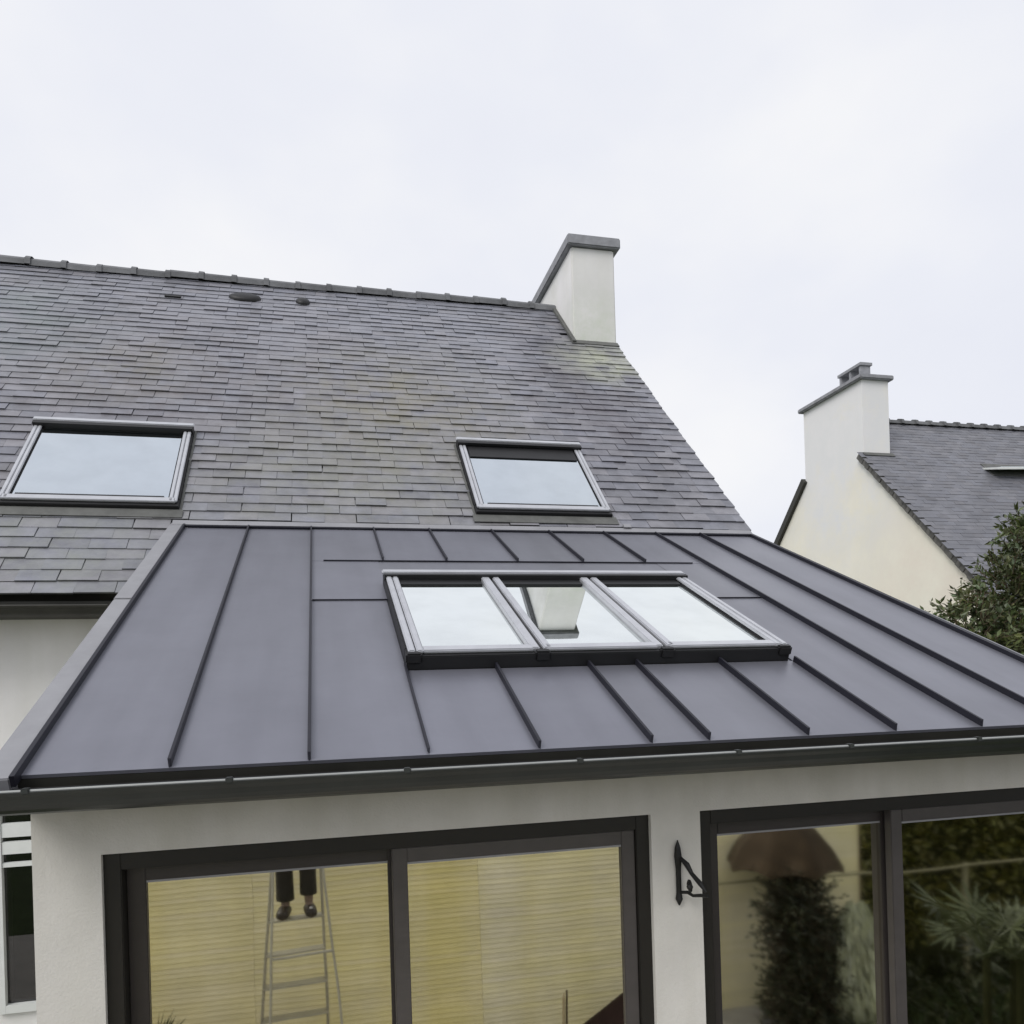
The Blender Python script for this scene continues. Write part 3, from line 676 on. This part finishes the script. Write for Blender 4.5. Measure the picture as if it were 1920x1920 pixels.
# photographer: one continuous skinned body, clothes as children
def skin(name, pts, edges, root, m, parent, sub=2, pos=(0, 0, 0)):
    keys = list(pts); idx = {k: i for i, k in enumerate(keys)}
    me = bpy.data.meshes.new(name)
    me.from_pydata([Vector(pts[k][:3])-Vector(pos) for k in keys], [(idx[a], idx[b]) for a, b in edges], [])
    o = bpy.data.objects.new(name, me); col.objects.link(o)
    o.modifiers.new('skin', 'SKIN'); sm = o.modifiers.new('sub', 'SUBSURF'); sm.levels = sub; sm.render_levels = sub
    for i, k in enumerate(keys):
        v = me.skin_vertices[0].data[i]; r = pts[k][3]
        v.radius = (r, pts[k][4]) if len(pts[k]) > 4 else (r, r); v.use_root = (k == root)
    dg = bpy.context.evaluated_depsgraph_get(); nm = bpy.data.meshes.new_from_object(o.evaluated_get(dg))
    col.objects.unlink(o); bpy.data.objects.remove(o)
    nm.materials.clear(); nm.materials.append(m); nm.polygons.foreach_set('use_smooth', [True]*len(nm.polygons))
    q = bpy.data.objects.new(name, nm); link(q, parent, pos); return q
PX, PYY, FZ = -.255, -.52, .925
M_skin = mat('skin', (.22, .155, .115), .5, 0, .4, (9, .05)); M_trous = mat('dark_trousers', (.034, .031, .025), .9, 0, .2, (14, .2)); M_jack = mat('grey_jacket', (.09, .10, .12), .85, 0, .2, (14, .15)); M_shoe = mat('brown_shoe', (.030, .022, .014), .5, 0, .4, (20, .2)); M_hair = mat('brown_hair', (.05, .033, .02), .6, 0, .4, (60, .4))
def P(x, y, z, *r): return (PX+x, PYY+y, FZ+z, *r)
body = {'pel': P(0, 0, .92, .13, .11), 'sp': P(0, 0, 1.08, .125, .10), 'ch': P(0, .01, 1.28, .15, .11), 'nb': P(0, .0, 1.44, .07, .07), 'nk': P(0, .02, 1.50, .055), 'hd0': P(0, .045, 1.58, .075, .085), 'hd1': P(0, .045, 1.66, .085, .10), 'hd2': P(0, .035, 1.715, .06, .07)}
be = [('pel', 'sp'), ('sp', 'ch'), ('ch', 'nb'), ('nb', 'nk'), ('nk', 'hd0'), ('hd0', 'hd1'), ('hd1', 'hd2')]
for sg, n_ in ((-1, 'L'), (1, 'R')):
    fx = sg*.088
    body.update({'hip'+n_: P(sg*.085, 0, .86, .085), 'kn'+n_: P(fx, .03, .48, .055), 'cf'+n_: P(fx, .005, .32, .052), 'an'+n_: P(fx, -.005, .09, .034), 'ft'+n_: P(fx*1.12, .06, .035, .034, .03), 'to'+n_: P(fx*1.25, .15, .025, .03, .02)})
    be += [('pel', 'hip'+n_), ('hip'+n_, 'kn'+n_), ('kn'+n_, 'cf'+n_), ('cf'+n_, 'an'+n_), ('an'+n_, 'ft'+n_), ('ft'+n_, 'to'+n_)]
    hx = .255+sg*.052                                # hands meet at the phone, which is at x = 0
    body.update({'sh'+n_: P(sg*.18, 0, 1.40, .058), 'el'+n_: P(sg*.25+.06, .17, 1.33, .042), 'wr'+n_: (hx-.255*0+PX-PX-.255+sg*.02, -.085, 2.60, .026), 'pm'+n_: (sg*.058, -.06, 2.655, .030, .018)})
    be += [('ch', 'sh'+n_), ('sh'+n_, 'el'+n_), ('el'+n_, 'wr'+n_), ('wr'+n_, 'pm'+n_)]
    for k in range(4):
        zz = 2.645+.020*k; body['f%s%da' % (n_, k)] = (sg*.062, -.045, zz, .009); body['f%s%db' % (n_, k)] = (sg*.050, -.029, zz+.004, .0085); body['f%s%dc' % (n_, k)] = (sg*(.034+.003*(k % 2)), -.0305, zz+.006, .0075)
        be += [('pm'+n_, 'f%s%da' % (n_, k)), ('f%s%da' % (n_, k), 'f%s%db' % (n_, k)), ('f%s%db' % (n_, k), 'f%s%dc' % (n_, k))]
    body['t%sa' % n_] = (sg*.050, -.070, 2.64, .011); body['t%sb' % n_] = (sg*.030, -.066, 2.665, .010); be += [('pm'+n_, 't%sa' % n_), ('t%sa' % n_, 't%sb' % n_)]
pr = thing('person', 'person in dark rolled-up trousers and brown shoes standing on the stepladder holding a phone', 'person', (PX, PYY, FZ))
skin('body', body, be, 'pel', M_skin, pr, 2, (PX, PYY, FZ))
def sub_(keys, grow): return {k: tuple(body[k][:3]) + tuple(r+grow for r in body[k][3:]) for k in keys}
tk = sub_(['pel', 'hipL', 'hipR', 'knL', 'knR', 'cfL', 'cfR'], .018)
tk['wst'] = P(0, 0, 1.0, .145, .12); tk['hmL'] = P(-.088, .0, .135, .074); tk['hmR'] = P(.088, .0, .175, .074); tk['hnL'] = P(-.088, .0, .125, .072); tk['hnR'] = P(.088, .0, .165, .072)
skin('trousers', tk, [('wst', 'pel'), ('pel', 'hipL'), ('pel', 'hipR'), ('hipL', 'knL'), ('hipR', 'knR'), ('knL', 'cfL'), ('knR', 'cfR'), ('cfL', 'hmL'), ('cfR', 'hmR'), ('hmL', 'hnL'), ('hmR', 'hnR')], 'pel', M_trous, pr, 2, (PX, PYY, FZ))
jk = sub_(['sp', 'ch', 'nb', 'shL', 'shR', 'elL', 'elR'], .02); jk['hem'] = P(0, 0, .90, .165, .135); jk['hm2'] = P(0, 0, .80, .165, .135)
for n_ in 'LR':
    a, c = Vector(body['el'+n_][:3]), Vector(body['wr'+n_][:3]); q = a.lerp(c, .85); jk['cu'+n_] = (*q, .038)
skin('jacket', jk, [('hm2', 'hem'), ('hem', 'sp'), ('sp', 'ch'), ('ch', 'nb'), ('ch', 'shL'), ('ch', 'shR'), ('shL', 'elL'), ('shR', 'elR'), ('elL', 'cuL'), ('elR', 'cuR')], 'sp', M_jack, pr, 2, (PX, PYY, FZ))
skin('hair', {'a': P(0, .0, 1.60, .075, .08), 'b': P(0, .02, 1.70, .092, .10), 'c': P(0, .045, 1.755, .06, .07)}, [('a', 'b'), ('b', 'c')], 'a', M_hair, pr, 2, (PX, PYY, FZ))
part('nose', MB().tube([P(0, .145, 1.665), P(0, .168, 1.63), P(0, .14, 1.622)], [.008, .014, .010], 6), M_skin, pr, smooth=True)
for sg in (-1, 1):
    part('eye', MB().lathe([(.001, -.009), (.008, -.005), (.010, 0), (.008, .005), (.001, .009)], P(sg*.033, .135, 1.672), 8), M_dark, pr, smooth=True)
    part('ear', MB().lathe([(.001, -.03), (.012, -.018), (.014, 0), (.012, .02), (.001, .03)], P(sg*.092, .035, 1.645), 8), M_skin, pr, smooth=True)
    fx = sg*.088
    o = skin('shoe', {'h': P(fx, -.03, .055, .054, .050), 'm': P(fx*1.12, .06, .050, .054, .044), 't': P(fx*1.28, .17, .040, .048, .034)}, [('h', 'm'), ('m', 't')], 'm', M_shoe, pr, 2, (PX, PYY, FZ))
    if sg > 0: part('lace_tag', MB().lathe([(.001, -.012), (.012, -.006), (.014, 0), (.011, .008), (.001, .012)], P(fx*1.2, .12, .083), 8), M_bulb, pr)
part('mouth', MB().tube([P(-.022, .142, 1.598), P(0, .15, 1.596), P(.022, .142, 1.598)], .004, 5), mat('lips', (.35, .12, .1), .5), pr)
ph = thing('phone', 'black smartphone held upright in both hands of the person on the ladder', 'phone', (0, -.05, 2.61))
part('case', MB().box(-.037, .037, -.056, -.048, 2.61, 2.765), M_dark, ph, bevel=.003)
part('screen', MB().box(-.034, .034, -.0575, -.0565, 2.617, 2.758), M_gdark, ph)
part('lens_ring', MB().tube([(0, -.0478, 2.69), (0, -.0455, 2.69)], .009, 12), M_iron, ph)

# hedge, fan palms, rail, pots
rng = random.Random(5)
hd = thing('hedge', 'tall dark olive hedge mirrored in the right-hand glass panel', 'hedge', (8.2, -1.7, GZ))
b = MB(); M_hedge = leaf_mat('hedge_leaf', (.125, .122, .030)); M_hcore = mat('hedge_core', (.03, .032, .012), .95, 0, .1, (4, .4))
part('core', MB().box(5.45, 12.4, -2.3, -1.35, GZ, 1.75), M_hcore, hd)
for _ in range(11000):
    fce = rng.random()
    p = Vector((rng.uniform(5.4, 12.45), -1.35+rng.uniform(-.04, .12), rng.uniform(-.15, 1.8))) if fce < .8 else Vector((rng.uniform(5.4, 12.45), rng.uniform(-2.35, -1.3), 1.75+rng.uniform(0, .1)))
    v = rng.uniform(.75, 1.25); b.tint = (v, v*rng.uniform(.92, 1.08), v*rng.uniform(.6, 1.2)); leaf(b, p, rdir(rng)+Vector((0, .4, .2)), rdir(rng), rng.uniform(.07, .14), rng.uniform(.02, .035))
part('foliage', b, M_hedge, hd)
M_palm = leaf_mat('palm_leaf', (.058, .070, .030), .45)
def fan_palm(x, y, hs, label, seed):
    rg = random.Random(seed)
    t_ = thing('fan_palm', label, 'palm', (x, y, GZ), 'fan palms beside the terrace')
    part('trunk', MB().tube([(x, y, GZ), (x+.02, y, .1), (x+.01, y+.01, max(.2, hs*.5))], [.035, .03, .028], 8), M_hcore, t_)
    for k in range(9):
        q = 2*math.pi*k/9+rg.uniform(-.3, .3); el = rg.uniform(.2, 1.1)
        d = Vector((math.cos(q)*math.cos(el), math.sin(q)*math.cos(el), math.sin(el)))
        b0 = Vector((x+.01, y+.01, max(.2, hs*.5))); tip = b0 + d*rg.uniform(.3, .5)+Vector((0, 0, -.03))
        b = MB(); v = rg.uniform(.7, 1.4); b.tint = (v, v, v*.95)
        b.tube([b0, b0.lerp(tip, .5)+Vector((0, 0, .04)), tip], [.010, .008, .006], 4, False)
        sd_ = d.cross(Vector((0, 0, 1))).normalized(); 
        for j in range(13):
            an = -1.9+3.8*j/12; dr = (d*math.cos(an)+sd_*math.sin(an)+Vector((0, 0, -.18-.25*abs(an)/1.9))).normalized()
            leaf(b, tip, dr, sd_.cross(d)+rdir(rg)*.2, rg.uniform(.22, .32), .016)
        part('frond', b, M_palm, t_)
for i, (x, y, hs, lab) in enumerate(((4.65, 1.0, 1.2, 'tall fan palm whose top leaves show highest in the far right glass panel'), (5.5, .4, .55, 'short fan palm mirrored low in the far right glass panel'), (5.15, .8, .9, 'mid-height fan palm nearest the right edge of the glass reflection'))): fan_palm(x, y, hs, lab, 40+i)
M_rail = mat('weathered_rail', (.30, .28, .17), .8, 0, .2, (12, .2))
ra = thing('garden_rail', 'thin pale wooden rail crossing the reflections in the right glass door', 'rail', (6, -1.0, GZ))
part('rail', MB().tube([(3.5, -1.0, .71), (5.4, -1.0, .685), (9.4, -1.0, .69)], .013, 8), M_rail, ra)
for xx in (3.55, 6.4, 9.35): part('post', MB().box(xx-.025, xx+.025, -1.05, -1.018, GZ, .70), M_rail, ra)
rg = random.Random(9)
pt = thing('potted_plant', 'spiky dark green plant in a clay pot at the far left of the door glass', 'plant', (-1.33, -.6, GZ+.04))
part('pot', MB().lathe([(.0, 0), (.13, 0), (.19, .50), (.21, .50), (.21, .55), (.18, .55), (.17, .51), (.0, .51)], (-1.33, -.6, GZ+.04), 18), mat('clay', (.30, .13, .07), .8, 0, .2, (20, .2)), pt)
for k in range(26):
    b = MB(); v = rg.uniform(.4, 1); b.tint = (v, v, v); q = rg.uniform(0, 6.28); el = rg.uniform(.5, 1.45)
    leaf(b, Vector((-1.33, -.6, -.03)), Vector((math.cos(q)*math.cos(el), math.sin(q)*math.cos(el), math.sin(el))), Vector((math.sin(q), -math.cos(q), .2)), rg.uniform(.2, .36), .016)
    part('leaf', b, M_leaf, pt)
gc = thing('garden_chair', 'dark maroon canvas garden chair in the lower right corner of the left glass door', 'chair', (2.5, -.5, GZ+.04))
part('seat', MB().hexa([(2.12, -.75, -.33), (2.62, -.75, -.03), (2.62, -.3, -.03), (2.12, -.3, -.33), (2.12, -.75, -.30), (2.62, -.75, 0), (2.62, -.3, 0), (2.12, -.3, -.30)]), mat('maroon_fabric', (.024, .012, .011), .9, 0, .2, (20, .2)), gc, bevel=.008)
for yy in (-.77, -.28):
    part('leg', MB().tube([(2.10, yy, -.34), (2.78, yy, .07)], .012, 6), M_iron, gc); part('leg', MB().tube([(2.30, yy, GZ+.04), (2.62, yy, -.02)], .012, 6), M_iron, gc); part('leg', MB().tube([(2.72, yy, GZ+.04), (2.30, yy, -.21)], .012, 6), M_iron, gc)
sk = thing('garden_stake', 'short pale pointed stake low in the left glass door', 'stake', (1.93, -.7, GZ+.04))
part('stick', MB().tube([(1.93, -.7, GZ+.04), (1.93, -.7, -.02), (1.935, -.7, .02)], [.014, .014, .004], 6), M_wood, sk)
part('dark_stick', MB().tube([(1.965, -.72, GZ+.04), (1.965, -.72, .03)], [.014, .010], 6), M_bark, sk)

# small brown parasol, dark clipped bush and pale conifer at the end of the fence
ps = thing('parasol', 'small brown domed garden parasol mirrored at the top of the right glass door', 'parasol', (4.17, -.72, GZ))
b = MB(); n_ = 48; pr_ = [(.015, 1.42), (.14, 1.375), (.30, 1.27), (.44, 1.11), (.53, .95), (.535, .90)]
vs = []
for side in (0, 1):
    for k, (r_, z_) in enumerate(pr_):
        for q_ in range(n_):
            q = 2*math.pi*q_/n_; fold = abs(math.sin(4*q)); sag = (.075*fold*r_, .05*fold*r_*(1.6 if k == 5 else 1))
            vs.append((4.17+(r_-sag[0]-.006*side)*math.cos(q), -.72+(r_-sag[0]-.006*side)*math.sin(q), z_-sag[1]*.6+(.07*fold if k == 5 else 0)-.006*side))
m_ = len(pr_)
b.add(vs, [(o_+k*n_+q, o_+k*n_+(q+1) % n_, o_+(k+1)*n_+(q+1) % n_, o_+(k+1)*n_+q) for o_ in (0, m_*n_) for k in range(m_-1) for q in range(n_)])
part('canopy', b, mat('brown_canvas', (.046, .032, .019), .9, 0, .2, (6, .35, 6)), ps, smooth=True)
part('pole', MB().tube([(4.17, -.72, GZ), (4.17, -.72, 1.46)], .018, 8), M_bark, ps)
for k in range(8):
    q = 2*math.pi*(k+.5)/8; part('rib', MB().tube([(4.17, -.72, 1.36), (4.17+.48*math.cos(q), -.72+.48*math.sin(q), .98)], .006, 5), M_bark, ps)
part('base', MB().lathe([(.0, 0), (.24, 0), (.24, .05), (.05, .09), (.03, .25), (.0, .25)], (4.17, -.72, GZ), 18), M_cap, ps)
rg = random.Random(77)
db = thing('dark_bush', 'dark rounded column bush below the brown parasol in the right glass door', 'bush', (4.13, -.45, GZ))
b, tw = foliage([((4.10, -.45, .66), .17), ((4.12, -.45, .42), .20), ((4.16, -.45, .16), .18), ((4.14, -.42, -.14), .21), ((4.18, -.42, -.4), .24)], 1500, 10, .05, rg)
part('core', MB().lathe([(.0, 0), (.14, .05), (.16, .4), (.11, .7), (.15, 1.0), (.10, 1.3), (.0, 1.36)], (4.13, -.44, GZ), 12), M_hcore, db)
part('crown', b, leaf_mat('dark_bush_leaf', (.022, .028, .014)), db); part('twigs', tw, M_bark, db)
part('trunk', MB().tube([(4.13, -.45, GZ), (4.13, -.45, .4)], .03, 6), M_bark, db)
cn = thing('conifer', 'slim pale grey-green conifer mirrored beside the dark bush in the right glass door', 'tree', (4.62, -.30, GZ))
b = MB()
for _ in range(2600):
    z_ = rg.uniform(GZ+.05, .66); q = rg.uniform(0, 6.28); rr = (.24-.10*max(0, z_)) * (1 if z_ < .45 else 1-(z_-.45)*3) * rg.uniform(.8, 1.05) * (.85+.15*math.sin(q*5))
    v = rg.uniform(.6, 1.25); b.tint = (v, v, v*rg.uniform(.85, 1.1))
    leaf(b, Vector((4.62+rr*math.cos(q), -.30+rr*math.sin(q), z_)), Vector((math.cos(q)*.25, math.sin(q)*.25, -1)), rdir(rg), rg.uniform(.10, .2), .012)
part('crown', b, leaf_mat('conifer_leaf', (.60, .63, .46), .7), cn)
part('trunk', MB().tube([(4.62, -.30, GZ), (4.62, -.30, .3)], [.05, .02], 6), M_bark, cn)
b = MB()
for _ in range(5200):
    p = Vector((rg.uniform(4.3, 9), rg.uniform(-1.5, 1.6), GZ+rg.uniform(0, .28)))
    v = rg.uniform(.4, 1.4); b.tint = (v, v, v*.9); leaf(b, p, rdir(rg)+Vector((0, 0, .9)), rdir(rg), rg.uniform(.08, .2), .02)
part('ground_cover', b, leaf_mat('ground_cover_leaf', (.045, .052, .018)), None, kind='stuff')
